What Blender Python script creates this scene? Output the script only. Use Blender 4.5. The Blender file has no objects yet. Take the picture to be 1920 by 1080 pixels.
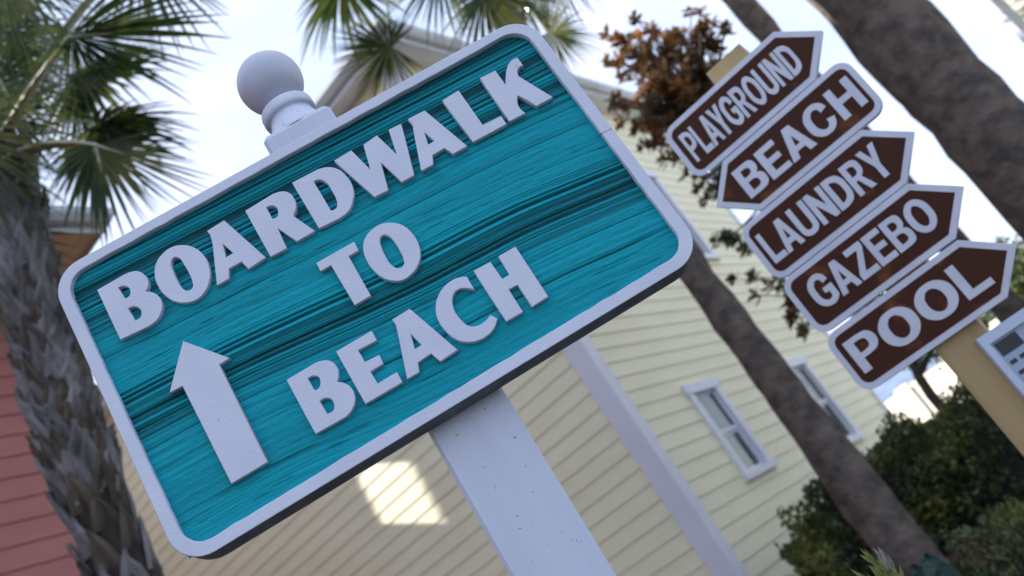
import bpy, bmesh, math, random
import numpy as np
from mathutils import Vector, Matrix

# ------------------------------------------------------------------ camera, light, exposure
CAMZ = 1.45
F_PX = 1757.53
PITCH, ROLL = math.radians(19.477), math.radians(-33.5)
sc = bpy.context.scene
FWD = Vector((0, math.cos(PITCH), math.sin(PITCH)))
RT0 = Vector((1, 0, 0)); UP0 = RT0.cross(FWD)
CR = RT0 * math.cos(ROLL) + UP0 * math.sin(ROLL)
CU = -RT0 * math.sin(ROLL) + UP0 * math.cos(ROLL)
CAM = Vector((0, 0, CAMZ))
cd = bpy.data.cameras.new('camera'); cam = bpy.data.objects.new('camera', cd)
sc.collection.objects.link(cam)
m = Matrix((CR, CU, -FWD)).transposed().to_4x4(); m.translation = CAM
cam.matrix_world = m
cd.sensor_width = 36; cd.lens = F_PX / 1920 * 36
cd.clip_start = .05; cd.clip_end = 2000
cd.dof.use_dof = True; cd.dof.focus_distance = 1.02; cd.dof.aperture_fstop = 6.0
sc.camera = cam

SUN_AZ, SUN_EL = math.radians(-80), math.radians(28)   # azimuth from +y towards +x
w = bpy.data.worlds.new('World'); sc.world = w; w.use_nodes = True
nt = w.node_tree; nt.nodes.clear()
out = nt.nodes.new('ShaderNodeOutputWorld'); bg = nt.nodes.new('ShaderNodeBackground')
sky = nt.nodes.new('ShaderNodeTexSky'); sky.sky_type = 'NISHITA'; sky.sun_disc = False
sky.sun_elevation = SUN_EL; sky.sun_rotation = SUN_AZ
sky.air_density = 1.0; sky.dust_density = 1.1; sky.ozone_density = 1.6
tc = nt.nodes.new('ShaderNodeTexCoord'); mp = nt.nodes.new('ShaderNodeMapping')
mp.inputs['Scale'].default_value = (1.6, 1.6, 3.2); mp.inputs['Rotation'].default_value = (0, 0, .6)
nz = nt.nodes.new('ShaderNodeTexNoise'); nz.inputs['Scale'].default_value = 1.7
nz.inputs['Detail'].default_value = 7; nz.inputs['Roughness'].default_value = .55; nz.inputs['Distortion'].default_value = .5
cr = nt.nodes.new('ShaderNodeValToRGB'); cr.color_ramp.elements[0].position = .34; cr.color_ramp.elements[1].position = .62
cr.color_ramp.elements[0].color = (.34, .34, .34, 1); cr.color_ramp.elements[1].color = (.97, .97, .97, 1)
mx = nt.nodes.new('ShaderNodeMix'); mx.data_type = 'RGBA'
mx.inputs[7].default_value = (2.6, 2.82, 3.5, 1)          # bright thin cloud
L = nt.links.new
L(tc.outputs['Generated'], mp.inputs['Vector']); L(mp.outputs[0], nz.inputs['Vector']); L(nz.outputs['Fac'], cr.inputs[0])
L(cr.outputs[0], mx.inputs[0]); L(sky.outputs[0], mx.inputs[6]); L(mx.outputs[2], bg.inputs['Color'])
bg.inputs['Strength'].default_value = .1
L(bg.outputs[0], out.inputs['Surface'])
sl = bpy.data.lights.new('sun', 'SUN'); sl.energy = 2.1; sl.angle = math.radians(.5); sl.color = (1, .93, .82)
so = bpy.data.objects.new('sun', sl); sc.collection.objects.link(so)
SD = Vector((math.sin(SUN_AZ) * math.cos(SUN_EL), math.cos(SUN_AZ) * math.cos(SUN_EL), math.sin(SUN_EL)))
so.rotation_euler = SD.to_track_quat('Z', 'Y').to_euler(); so.location = SD * 40
vs = sc.view_settings; vs.view_transform = 'Standard'; vs.look = 'None'; vs.gamma = 1; vs.use_curve_mapping = False
vs.exposure = 2.08
sc.cycles.max_bounces = 8; sc.cycles.transparent_max_bounces = 12
sc.cycles.caustics_reflective = False; sc.cycles.caustics_refractive = False

# ------------------------------------------------------------------ helpers
RN = random.Random(7)
def ray(x, y): return CR * ((x - 960) / F_PX) - CU * ((y - 540) / F_PX) + FWD
def hit(x, y, p0, n):
    d = ray(x, y); return CAM + d * ((p0 - CAM).dot(n) / d.dot(n))
def far(x, y, dist):
    d = ray(x, y); return CAM + d * (dist / math.hypot(d.x, d.y))   # at a horizontal distance
def pol(az, dist, z):   # azimuth in degrees, distance, height above the ground
    a = math.radians(az); return Vector((dist * math.sin(a), dist * math.cos(a), z))
C = sc.collection
def link(o, parent=None):
    C.objects.link(o)
    if parent is not None: o.parent = parent
    return o
def tag(o, label=None, cat=None, group=None, kind=None):
    if label: o['label'] = label
    if cat: o['category'] = cat
    if group: o['group'] = group
    if kind: o['kind'] = kind
    return o
def empty(name, loc, label, cat, group=None):
    o = bpy.data.objects.new(name, None); o.empty_display_size = .1; o.location = loc
    link(o); return tag(o, label, cat, group)
class MB:
    def __init__(s): s.v = []; s.f = []; s.mi = []
    def face(s, pts, mi=0):
        b = len(s.v); s.v += [tuple(p) for p in pts]; s.f.append(tuple(range(b, b + len(pts)))); s.mi.append(mi)
    def box(s, o, ax, ay, az, mi=0):
        # o corner; ax, ay, az edge vectors
        o = Vector(o); P = [o + ax * i + ay * j + az * k for k in (0, 1) for j in (0, 1) for i in (0, 1)]
        b = len(s.v); s.v += [tuple(p) for p in P]
        for q in ((0, 2, 3, 1), (4, 5, 7, 6), (0, 1, 5, 4), (2, 6, 7, 3), (0, 4, 6, 2), (1, 3, 7, 5)):
            s.f.append(tuple(b + i for i in q)); s.mi.append(mi)
    def tube(s, pts, rad, n=8, mi=0, cap=True, jit=None):
        b0 = len(s.v); N = len(pts); pts = [Vector(p) for p in pts]
        ref = None
        for i, p in enumerate(pts):
            t = (pts[min(i + 1, N - 1)] - pts[max(i - 1, 0)]).normalized()
            if ref is None: ref = t.orthogonal().normalized()
            ref = (ref - t * ref.dot(t)).normalized(); bi = t.cross(ref)
            for k in range(n):
                a = 2 * math.pi * k / n
                r = rad[i] * (jit(i, k) if jit else 1)
                s.v.append(tuple(p + (ref * math.cos(a) + bi * math.sin(a)) * r))
        for i in range(N - 1):
            for k in range(n):
                a = b0 + i * n + k; c = b0 + i * n + (k + 1) % n
                s.f.append((a, c, c + n, a + n)); s.mi.append(mi)
        if cap:
            s.f.append(tuple(b0 + k for k in range(n))[::-1]); s.mi.append(mi)
            s.f.append(tuple(b0 + (N - 1) * n + k for k in range(n))); s.mi.append(mi)
    def build(s, name, mats, parent=None, smooth=False, origin=None):
        me = bpy.data.meshes.new(name); org = Vector(origin) if origin is not None else Vector((0, 0, 0))
        vv = [(a - org.x, b - org.y, c - org.z) for a, b, c in s.v] if origin is not None else s.v
        me.from_pydata(vv, [], s.f)
        if not isinstance(mats, (list, tuple)): mats = [mats]
        for mt in mats: me.materials.append(mt)
        me.polygons.foreach_set('material_index', s.mi)
        if smooth: me.polygons.foreach_set('use_smooth', [True] * len(s.f))
        me.update()
        o = bpy.data.objects.new(name, me); o.location = org
        return link(o, parent)
def at_parent(o, parent):
    """parent o (in world coordinates so far) under an empty, keeping its place"""
    o.parent = parent; o.matrix_parent_inverse = Matrix.Translation(-parent.location) if parent.type == 'EMPTY' else Matrix.Identity(4)
    return o

# ------------------------------------------------------------------ materials
def newmat(name):
    mt = bpy.data.materials.new(name); mt.use_nodes = True
    n = mt.node_tree; b = n.nodes['Principled BSDF']; return mt, n, b
def mat(name, col, rough=.6, var=.0, scale=4.0, bump=0.0, bscale=60.0, stretch=(1, 1, 1), col2=None, spec=.5, detail=5, bdist=.002,
        specks=None, speckscale=90, contrast=(.3, .7), metallic=0):
    """noise-coloured principled paint: col to col2 (or col darkened by var), with a fine bump and optional dark specks"""
    mt, n, b = newmat(name); N = n.nodes.new; K = n.links.new
    b.inputs['Roughness'].default_value = rough; b.inputs['Specular IOR Level'].default_value = spec; b.inputs['Metallic'].default_value = metallic
    tc = N('ShaderNodeTexCoord'); mp = N('ShaderNodeMapping'); mp.inputs['Scale'].default_value = stretch
    K(tc.outputs['Object'], mp.inputs['Vector'])
    nz = N('ShaderNodeTexNoise'); nz.inputs['Scale'].default_value = scale; nz.inputs['Detail'].default_value = detail
    K(mp.outputs[0], nz.inputs['Vector'])
    rp = N('ShaderNodeValToRGB'); rp.color_ramp.elements[0].position = contrast[0]; rp.color_ramp.elements[1].position = contrast[1]
    c2 = col2 if col2 else tuple(c * (1 - var) for c in col)
    rp.color_ramp.elements[0].color = (*c2, 1); rp.color_ramp.elements[1].color = (*col, 1)
    K(nz.outputs['Fac'], rp.inputs[0]); last = rp.outputs[0]
    if specks:
        vz = N('ShaderNodeTexNoise'); vz.inputs['Scale'].default_value = speckscale; vz.inputs['Detail'].default_value = 2
        K(tc.outputs['Object'], vz.inputs['Vector'])
        r2 = N('ShaderNodeValToRGB'); r2.color_ramp.elements[0].position = specks; r2.color_ramp.elements[1].position = specks + .05
        r2.color_ramp.elements[0].color = (1, 1, 1, 1); r2.color_ramp.elements[1].color = (.35, .33, .32, 1)
        K(vz.outputs['Fac'], r2.inputs[0])
        mm = N('ShaderNodeMix'); mm.data_type = 'RGBA'; mm.blend_type = 'MULTIPLY'; mm.inputs[0].default_value = 1
        K(last, mm.inputs[6]); K(r2.outputs[0], mm.inputs[7]); last = mm.outputs[2]
    K(last, b.inputs['Base Color'])
    if bump:
        bn = N('ShaderNodeTexNoise'); bn.inputs['Scale'].default_value = bscale; bn.inputs['Detail'].default_value = 4
        K(mp.outputs[0], bn.inputs['Vector']); bp = N('ShaderNodeBump'); bp.inputs['Strength'].default_value = bump; bp.inputs['Distance'].default_value = bdist
        K(bn.outputs['Fac'], bp.inputs['Height']); K(bp.outputs[0], b.inputs['Normal'])
    return mt
def leafmat(name, cols, transl=.35, rough=.5, scale=3.0, spec=.4):
    mt, n, b = newmat(name); N = n.nodes.new; K = n.links.new
    tc = N('ShaderNodeTexCoord'); nz = N('ShaderNodeTexNoise'); nz.inputs['Scale'].default_value = scale; nz.inputs['Detail'].default_value = 3
    K(tc.outputs['Object'], nz.inputs['Vector'])
    rp = N('ShaderNodeValToRGB'); e = rp.color_ramp.elements
    e[0].position = .3; e[-1].position = .7
    while len(e) < len(cols): e.new(.3 + .4 * (len(e) - 1) / (len(cols) - 1))
    for i, c in enumerate(cols): e[i].position = .3 + .4 * i / (len(cols) - 1); e[i].color = (*c, 1)
    K(nz.outputs['Fac'], rp.inputs[0]); K(rp.outputs[0], b.inputs['Base Color'])
    b.inputs['Roughness'].default_value = rough; b.inputs['Specular IOR Level'].default_value = spec
    tr = N('ShaderNodeBsdfTranslucent'); K(rp.outputs[0], tr.inputs['Color'])
    ms = N('ShaderNodeMixShader'); ms.inputs[0].default_value = transl
    K(b.outputs[0], ms.inputs[1]); K(tr.outputs[0], ms.inputs[2]); K(ms.outputs[0], n.nodes['Material Output'].inputs['Surface'])
    return mt
M = {}
M['signwhite'] = mat('painted_white', (.645, .67, .79), .5, col2=(.585, .61, .73), scale=16, bump=.7, bscale=380, bdist=.0008, specks=.74, speckscale=190)
M['postwhite'] = mat('post_white', (.67, .71, .83), .5, col2=(.46, .49, .60), scale=11, bump=1.0, bscale=120, bdist=.0010, stretch=(1, 1, .10), specks=.71, speckscale=210)
M['ballwhite'] = mat('ball_white', (.60, .62, .69), .42, col2=(.47, .50, .60), scale=14, bump=.2, bscale=160, bdist=.0006, specks=.73, speckscale=75)
M['edge'] = mat('board_edge', (.17, .20, .23), .7, col2=(.09, .10, .12), scale=30, bump=.3, bscale=200, bdist=.0006)
M['trim'] = mat('trim_white', (.76, .78, .88), .5, var=.08, scale=2, bump=.1, bscale=40)
M['gutter'] = mat('gutter_paint', (.62, .65, .70), .45, var=.25, scale=1.5)
M['yellow'] = mat('yellow_siding', (.89, .85, .63), .6, col2=(.82, .78, .57), scale=1.3, bump=.25, bscale=25, bdist=.003, stretch=(1, 1, 4))
M['red'] = mat('red_siding', (.47, .17, .15), .6, col2=(.39, .14, .125), scale=1.3, bump=.25, bscale=25, bdist=.003, stretch=(1, 1, 4))
M['cream'] = mat('cream_siding', (.78, .74, .62), .6, col2=(.72, .68, .56), scale=1.3, bump=.2, bscale=25)
M['soffit'] = mat('tan_soffit', (.78, .55, .36), .6, col2=(.68, .47, .31), scale=3, stretch=(1, 6, 1))
M['shingle'] = mat('shingles', (.16, .15, .15), .9, col2=(.07, .065, .065), scale=8, bump=.6, bscale=14, bdist=.02)
M['blueroof'] = mat('blue_roof', (.24, .31, .44), .6, col2=(.17, .22, .33), scale=2)
M['curtain'] = mat('curtain', (.30, .33, .38), .9, col2=(.12, .14, .17), scale=3.5, stretch=(6, 6, 1))
M['room'] = mat('room_dark', (.035, .04, .045), .9, var=.3)
M['post'] = mat('treated_post', (.52, .39, .19), .7, col2=(.30, .21, .10), scale=10, bump=.5, bscale=60, bdist=.001, stretch=(1.2, 1.2, .07), contrast=(.35, .65))
M['brown'] = mat('brown_board', (.064, .024, .015), .6, col2=(.19, .068, .030), scale=11, bump=.2, bscale=240, bdist=.0005, contrast=(.30, .42), detail=8, spec=.12)
M['bwhite'] = mat('board_white', (.66, .69, .79), .5, col2=(.56, .60, .70), scale=18, bump=.25, bscale=300, bdist=.0004)
M['dark'] = mat('board_side', (.10, .11, .13), .7, var=.3, scale=20)
M['screw'] = mat('screw_steel', (.7, .7, .7), .25, metallic=1)
M['bark'] = mat('palm_bark', (.145, .112, .092), .9, col2=(.055, .044, .038), scale=8, bump=.8, bscale=26, bdist=.018, stretch=(1, 1, 1.3), contrast=(.35, .65), detail=9)
M['bootbrown'] = mat('palm_boots_brown', (.11, .083, .06), .9, col2=(.035, .028, .024), scale=9, bump=.8, bscale=40, bdist=.01, stretch=(1, 1, .5), contrast=(.32, .68), detail=8)
M['boot'] = mat('palm_boots', (.23, .215, .22), .85, col2=(.06, .055, .056), scale=7, bump=.8, bscale=40, bdist=.01, stretch=(1, 1, .5), contrast=(.32, .68), detail=8)
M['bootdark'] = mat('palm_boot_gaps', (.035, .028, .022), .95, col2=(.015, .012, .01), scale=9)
M['palm'] = leafmat('palm_leaf', [(.014, .034, .013), (.045, .078, .020), (.18, .19, .04)], .32, .34, 3.2)
M['petiole'] = mat('petiole_green', (.34, .36, .16), .20, col2=(.10, .12, .05), scale=6, stretch=(1, 1, 1), spec=.9)
M['petiole'].node_tree.nodes['Principled BSDF'].inputs['Coat Weight'].default_value = 1; M['petiole'].node_tree.nodes['Principled BSDF'].inputs['Coat Roughness'].default_value = .12
M['hedge'] = leafmat('hedge_leaf', [(.018, .032, .014), (.055, .078, .026), (.20, .22, .05)], .22, .5, 2.0)
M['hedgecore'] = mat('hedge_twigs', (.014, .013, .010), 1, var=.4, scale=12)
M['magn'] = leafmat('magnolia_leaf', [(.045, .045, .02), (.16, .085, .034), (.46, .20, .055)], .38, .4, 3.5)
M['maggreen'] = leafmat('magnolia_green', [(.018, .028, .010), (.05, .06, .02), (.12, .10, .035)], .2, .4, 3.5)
M['branch'] = mat('branch_bark', (.09, .07, .055), .9, col2=(.05, .04, .035), scale=20, bump=.5, bscale=60)
M['lightleaf'] = leafmat('young_leaf', [(.10, .16, .03), (.26, .32, .05)], .45, .5, 4)
M['tealleaf'] = leafmat('teal_leaf', [(.012, .04, .035), (.02, .07, .06)], .2, .4, 5)
M['sprig'] = leafmat('sprig_leaf', [(.10, .15, .035), (.24, .27, .08), (.36, .33, .14)], .3, .5, 30)
M['budgrey'] = leafmat('bud_grey', [(.22, .20, .17), (.34, .31, .27)], .2, .6, 30)
M['farwhite'] = mat('garden_wall_white', (.82, .79, .72), .8, var=.08, scale=1.2)
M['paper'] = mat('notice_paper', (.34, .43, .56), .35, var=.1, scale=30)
M['ink'] = mat('notice_ink', (.02, .02, .03), .4)
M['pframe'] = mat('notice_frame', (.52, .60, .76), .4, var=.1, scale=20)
M['mulch'] = mat('red_mulch', (.13, .050, .032), .95, col2=(.035, .02, .016), scale=9, bump=.8, bscale=30, bdist=.02)
M['soil'] = mat('ground_soil', (.19, .18, .16), .95, col2=(.08, .08, .065), scale=1.4, bump=.8, bscale=9, bdist=.03, detail=9)
# glass
mt, n, b = newmat('window_glass'); b.inputs['Base Color'].default_value = (.75, .84, .88, 1); b.inputs['Roughness'].default_value = .02
b.inputs['IOR'].default_value = 2.0; b.inputs['Transmission Weight'].default_value = 0; b.inputs['Alpha'].default_value = .42
b.inputs['Base Color'].default_value = (.05, .08, .09, 1); b.inputs['Specular IOR Level'].default_value = 1.0; M['glass'] = mt
# teal board, stained darker in the wood grain that the blasting cut out
mt, n, b = newmat('teal_stain'); N = n.nodes.new; K = n.links.new
at = N('ShaderNodeAttribute'); at.attribute_name = 'grain'
tc = N('ShaderNodeTexCoord'); mp = N('ShaderNodeMapping'); mp.inputs['Scale'].default_value = (10, 10, 160)
mp.inputs['Rotation'].default_value = (0, .06, 0)
nz = N('ShaderNodeTexNoise'); nz.inputs['Scale'].default_value = 2.2; nz.inputs['Detail'].default_value = 6
K(tc.outputs['Object'], mp.inputs[0]); K(mp.outputs[0], nz.inputs['Vector'])
rp = N('ShaderNodeValToRGB'); e = rp.color_ramp.elements
e[0].position = 0; e[0].color = (.002, .36, .45, 1); e[1].position = 1; e[1].color = (.001, .040, .050, 1)
q = e.new(.45); q.color = (.002, .19, .235, 1)
ad = N('ShaderNodeMath'); ad.operation = 'MULTIPLY_ADD'; ad.inputs[1].default_value = .34; ad.inputs[2].default_value = -.11
K(nz.outputs['Fac'], ad.inputs[0]); ad2 = N('ShaderNodeMath'); ad2.use_clamp = True
K(ad.outputs[0], ad2.inputs[0]); K(at.outputs['Fac'], ad2.inputs[1]); K(ad2.outputs[0], rp.inputs[0]); K(rp.outputs[0], b.inputs['Base Color'])
b.inputs['Roughness'].default_value = .6; b.inputs['Specular IOR Level'].default_value = .16
n2 = N('ShaderNodeTexNoise'); n2.inputs['Scale'].default_value = 260; n2.inputs['Detail'].default_value = 3
K(tc.outputs['Object'], n2.inputs['Vector'])
b1 = N('ShaderNodeBump'); b1.inputs['Strength'].default_value = .5; b1.inputs['Distance'].default_value = .0012; K(n2.outputs['Fac'], b1.inputs['Height'])
b2 = N('ShaderNodeBump'); b2.inputs['Strength'].default_value = .3; b2.inputs['Distance'].default_value = .0012; K(nz.outputs['Fac'], b2.inputs['Height'])
K(b1.outputs[0], b2.inputs['Normal']); K(b2.outputs[0], b.inputs['Normal']); M['teal'] = mt

# ------------------------------------------------------------------ flat outlines -> solid plates
DG = None
def plate(name, splines, depth, mt, mw, parent, bevel=.0006, z0=0.0, res=8):
    """splines: list of lists of (x, y, smooth); lies in x/y of mw, front face at z0, body behind it"""
    cu = bpy.data.curves.new('outline', 'CURVE'); cu.dimensions = '2D'; cu.fill_mode = 'BOTH'
    cu.extrude = depth / 2 - bevel; cu.bevel_depth = bevel; cu.bevel_resolution = 1; cu.offset = -bevel; cu.resolution_u = res
    for spl in splines:
        s = cu.splines.new('BEZIER'); s.bezier_points.add(len(spl) - 1); s.use_cyclic_u = True
        for bp, p in zip(s.bezier_points, spl):
            bp.co = (p[0], p[1], 0); t = 'AUTO' if (len(p) > 2 and p[2]) else 'VECTOR'
            bp.handle_left_type = t; bp.handle_right_type = t
    o = bpy.data.objects.new('outline', cu); C.objects.link(o)
    bpy.context.view_layer.update()
    dg = bpy.context.evaluated_depsgraph_get()
    me = bpy.data.meshes.new_from_object(o.evaluated_get(dg)); me.name = name
    bpy.data.objects.remove(o); bpy.data.curves.remove(cu)
    co = np.empty(len(me.vertices) * 3, dtype=np.float32); me.vertices.foreach_get('co', co); co = co.reshape(-1, 3)
    co[:, 2] += z0 - depth / 2; me.vertices.foreach_set('co', co.ravel())
    me.materials.clear(); me.materials.append(mt); me.update()
    ob = bpy.data.objects.new(name, me); ob.matrix_local = mw
    return link(ob, parent)
def arcs(x0, y0, x1, y1, r, n=6, which=(1, 1, 1, 1)):
    """rounded rectangle, counter-clockwise from bottom-left; which corners are round"""
    pts = []
    for i, (cx, cy, a0) in enumerate(((x0 + r, y0 + r, 180), (x1 - r, y0 + r, 270), (x1 - r, y1 - r, 0), (x0 + r, y1 - r, 90))):
        if which[i]:
            for k in range(n + 1):
                a = math.radians(a0 + 90 * k / n); pts.append((cx + r * math.cos(a), cy + r * math.sin(a)))
        else: pts.append(((x0, y0), (x1, y0), (x1, y1), (x0, y1))[i])
    return pts

# ------------------------------------------------------------------ ground
g = MB(); NX = 60
rng = np.random.RandomState(3)
def gh(x, y):
    d = math.hypot(x - 2.1, y - 7.4)
    return .62 * math.exp(-(d / 1.7) ** 2)
xs = [-150, -80, -40] + [-20 + i * 1.0 for i in range(41)] + [40, 80, 150]
ys = [-150, -60, -20] + [-4 + i * 1.0 for i in range(36)] + [60, 110, 300]
for iy in range(len(ys) - 1):
    for ix in range(len(xs) - 1):
        g.face([(xs[a], ys[b_], gh(xs[a], ys[b_])) for a, b_ in ((ix, iy), (ix + 1, iy), (ix + 1, iy + 1), (ix, iy + 1))])
tag(g.build('ground', M['soil'], smooth=True), kind='structure')

g = MB()
for i in range(12):
    for k in range(28):
        def mp_(a, b_):
            r_ = 2.1 * a / 12; t_ = 2 * math.pi * b_ / 28; x_, y_ = 2.1 + r_ * math.cos(t_), 7.4 + r_ * math.sin(t_) * .8; return (x_, y_, gh(x_, y_) + .03)
        g.face([mp_(i, k), mp_(i + 1, k), mp_(i + 1, k + 1), mp_(i, k + 1)] if i else [mp_(0, 0), mp_(1, k), mp_(1, k + 1)])
tag(g.build('mulch_bed', M['mulch'], smooth=True), kind='structure')
# ------------------------------------------------------------------ houses of lap siding
EXPO = .1625; LAP0 = .2429 * 8.55 + CAMZ       # one lap line's height above the ground
def siding(mb, o, u, n, length, ztop, holes=(), expo=EXPO, u0=0.0, mi=0):
    """courses of boards on a wall from o along u, facing n; each board's lower edge stands 14 mm proud of the next one"""
    k0 = -int(LAP0 / expo) - 1; z = LAP0 + k0 * expo
    while z < ztop:
        a = max(z, 0); b_ = min(z + expo, ztop)
        if b_ > a + .001:
            cuts = [(u0, length)]
            for (h0, h1, z0, z1) in holes:
                if b_ > z0 and a < z1:
                    for (pa, pb) in ((a, z0), (z1, b_)):
                        if pb > pa + .004 and pb <= b_ and pa >= a:
                            Pq = lambda t, zz: Vector((o.x, o.y, 0)) + u * t + n * (.012 - .011 * (zz - a) / (b_ - a)) + Vector((0, 0, zz))
                            mb.face([Pq(h0, pa), Pq(h1, pa), Pq(h1, pb), Pq(h0, pb)], mi)
                    nc = []
                    for (s, e_) in cuts:
                        if h0 > s: nc.append((s, min(h0, e_)))
                        if h1 < e_: nc.append((max(h1, s), e_))
                    cuts = nc
            for (s, e_) in cuts:
                if e_ <= s: continue
                P = lambda t, zz, d: Vector((o.x, o.y, 0)) + u * t + n * d + Vector((0, 0, zz))
                mb.face([P(s, a, .012), P(e_, a, .012), P(e_, b_, .001), P(s, b_, .001)], mi)
                mb.face([P(s, a, -.002), P(e_, a, -.002), P(e_, a, .012), P(s, a, .012)], mi)
        z += expo
def window(parent, o, u, n, t0, t1, z0, z1, shade=.5):
    """double-hung window: proud casing, sill, two sashes, glass, a curtain hanging inside"""
    P = lambda t, zz, d: Vector((o.x, o.y, 0)) + u * t + n * d + Vector((0, 0, zz))
    U, Z, D = u, Vector((0, 0, 1)), n
    W = .115; f = MB()
    f.box(P(t0, z0 - .002, -.06), U * W, D * .10, Z * (z1 - z0)); f.box(P(t1 - W, z0 - .002, -.06), U * W, D * .10, Z * (z1 - z0))
    f.box(P(t0 - .02, z1, -.05), U * (t1 - t0 + .04), D * .10, Z * .11); f.box(P(t0 - .03, z0 - .07, -.05), U * (t1 - t0 + .06), D * .115, Z * .07)
    fr = f.build('window_frame', M['trim'])
    at_parent(fr, parent)
    s = MB(); mid = (z0 + z1) / 2 - .01; i0, i1 = t0 + W, t1 - W
    for (a, b_, d) in ((z0, mid, -.045), (mid, z1, -.025)):
        s.box(P(i0, a, d), U * .035, D * .02, Z * (b_ - a)); s.box(P(i1 - .035, a, d), U * .035, D * .02, Z * (b_ - a))
        s.box(P(i0 + .035, a, d), U * (i1 - i0 - .07), D * .02, Z * .04); s.box(P(i0 + .035, b_ - .035, d), U * (i1 - i0 - .07), D * .02, Z * .035)
    so_ = s.build('sash', M['trim']); so_.parent = fr
    for (a, b_, d) in ((z0, mid, -.038), (mid, z1, -.018)):
        q = MB(); q.box(P(i0 + .03, a + .035, d), U * (i1 - i0 - .06), D * .004, Z * (b_ - a - .065))
        p = q.build('pane', M['glass']); p.parent = fr
    c = MB(); nseg = 14
    for k in range(nseg):
        ta = i0 + (i1 - i0) * k / nseg; tb = i0 + (i1 - i0) * (k + 1) / nseg
        c.face([P(ta, z0, -.12 - .03 * (k % 2)), P(tb, z0, -.12 - .03 * ((k + 1) % 2)), P(tb, z0 + (z1 - z0) * shade, -.12 - .03 * ((k + 1) % 2)), P(ta, z0 + (z1 - z0) * shade, -.12 - .03 * (k % 2))])
    cu_ = c.build('curtain', M['curtain']); cu_.parent = fr
    r = MB()
    a_, b2_, dd = t0 - .0, t1 + .0, -.5
    r.face([P(a_, z0 - .05, dd), P(b2_, z0 - .05, dd), P(b2_, z1 + .05, dd), P(a_, z1 + .05, dd)])
    r.face([P(a_, z0 - .05, dd), P(a_, z1 + .05, dd), P(a_, z1 + .05, -.05), P(a_, z0 - .05, -.05)])
    r.face([P(b2_, z0 - .05, dd), P(b2_, z1 + .05, dd), P(b2_, z1 + .05, -.05), P(b2_, z0 - .05, -.05)])
    r.face([P(a_, z0 - .05, dd), P(b2_, z0 - .05, dd), P(b2_, z0 - .05, -.05), P(a_, z0 - .05, -.05)])
    r.face([P(a_, z1 + .05, dd), P(b2_, z1 + .05, dd), P(b2_, z1 + .05, -.05), P(a_, z1 + .05, -.05)])
    ro = r.build('interior', M['room']); ro.parent = fr
    return fr
def hip_roof(parent, c0, u, v, lu, lv, zs, oh, slope=.45, gut=.15):
    """box c0 + u*lu + v*lv; soffit at zs, fascia and gutter round it, hipped shingle roof"""
    P = lambda a, b_, z: Vector((c0.x, c0.y, 0)) + u * a + v * b_ + Vector((0, 0, z))
    s = MB()
    o_ = [(-oh, -oh), (lu + oh, -oh), (lu + oh, lv + oh), (-oh, lv + oh)]; i_ = [(.02, .02), (lu - .02, .02), (lu - .02, lv - .02), (.02, lv - .02)]
    for k in range(4):
        a, b_ = o_[k], o_[(k + 1) % 4]; c_, d_ = i_[(k + 1) % 4], i_[k]
        s.face([P(*a, zs), P(*b_, zs), P(*c_, zs), P(*d_, zs)])
    at_parent(s.build('soffit', parent['soffit_mat_obj'] if False else SOF), parent)
    f = MB(); ge = oh + .11
    for k in range(4):
        a, b_ = o_[k], o_[(k + 1) % 4]
        f.face([P(*a, zs - .03), P(*b_, zs - .03), P(*b_, zs + gut + .06), P(*a, zs + gut + .06)])
    at_parent(f.build('fascia', M['trim']), parent)
    f = MB(); O = [(-ge, -ge), (lu + ge, -ge), (lu + ge, lv + ge), (-ge, lv + ge)]; q_ = [(-oh - .003, -oh - .003), (lu + oh + .003, -oh - .003), (lu + oh + .003, lv + oh + .003), (-oh - .003, lv + oh + .003)]
    m_ = [((x - .04 * (1 if x > 0 else -1)), (y - .04 * (1 if y > 0 else -1))) for x, y in O]
    for k in range(4):
        k2 = (k + 1) % 4
        f.face([P(*q_[k], zs + .03), P(*q_[k2], zs + .03), P(*m_[k2], zs + .03), P(*m_[k], zs + .03)])
        f.face([P(*m_[k], zs + .03), P(*m_[k2], zs + .03), P(*O[k2], zs + .09), P(*O[k], zs + .09)])
        f.face([P(*O[k], zs + .09), P(*O[k2], zs + .09), P(*O[k2], zs + gut), P(*O[k], zs + gut)])
        f.face([P(*O[k], zs + gut), P(*O[k2], zs + gut), P(*q_[k2], zs + gut - .01), P(*q_[k], zs + gut - .01)])
    at_parent(f.build('gutter', M['gutter']), parent)
    r = MB(); hw = min(lu, lv) / 2 + oh; hh = hw * slope; zr = zs + gut + .06
    if lu >= lv: R1, R2 = (-oh + hw, lv / 2), (lu + oh - hw, lv / 2)
    else: R1, R2 = (lu / 2, -oh + hw), (lu / 2, lv + oh - hw)
    A, B_, C_, D_ = [P(*x, zr) for x in o_]; r1, r2 = P(*R1, zr + hh), P(*R2, zr + hh)
    if lu >= lv:
        r.face([A, B_, r2, r1]); r.face([C_, D_, r1, r2]); r.face([B_, C_, r2]); r.face([D_, A, r1])
    else:
        r.face([A, B_, r1]); r.face([B_, C_, r2, r1]); r.face([C_, D_, r2]); r.face([D_, A, r1, r2])
    at_parent(r.build('roof', M['shingle']), parent)

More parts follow.
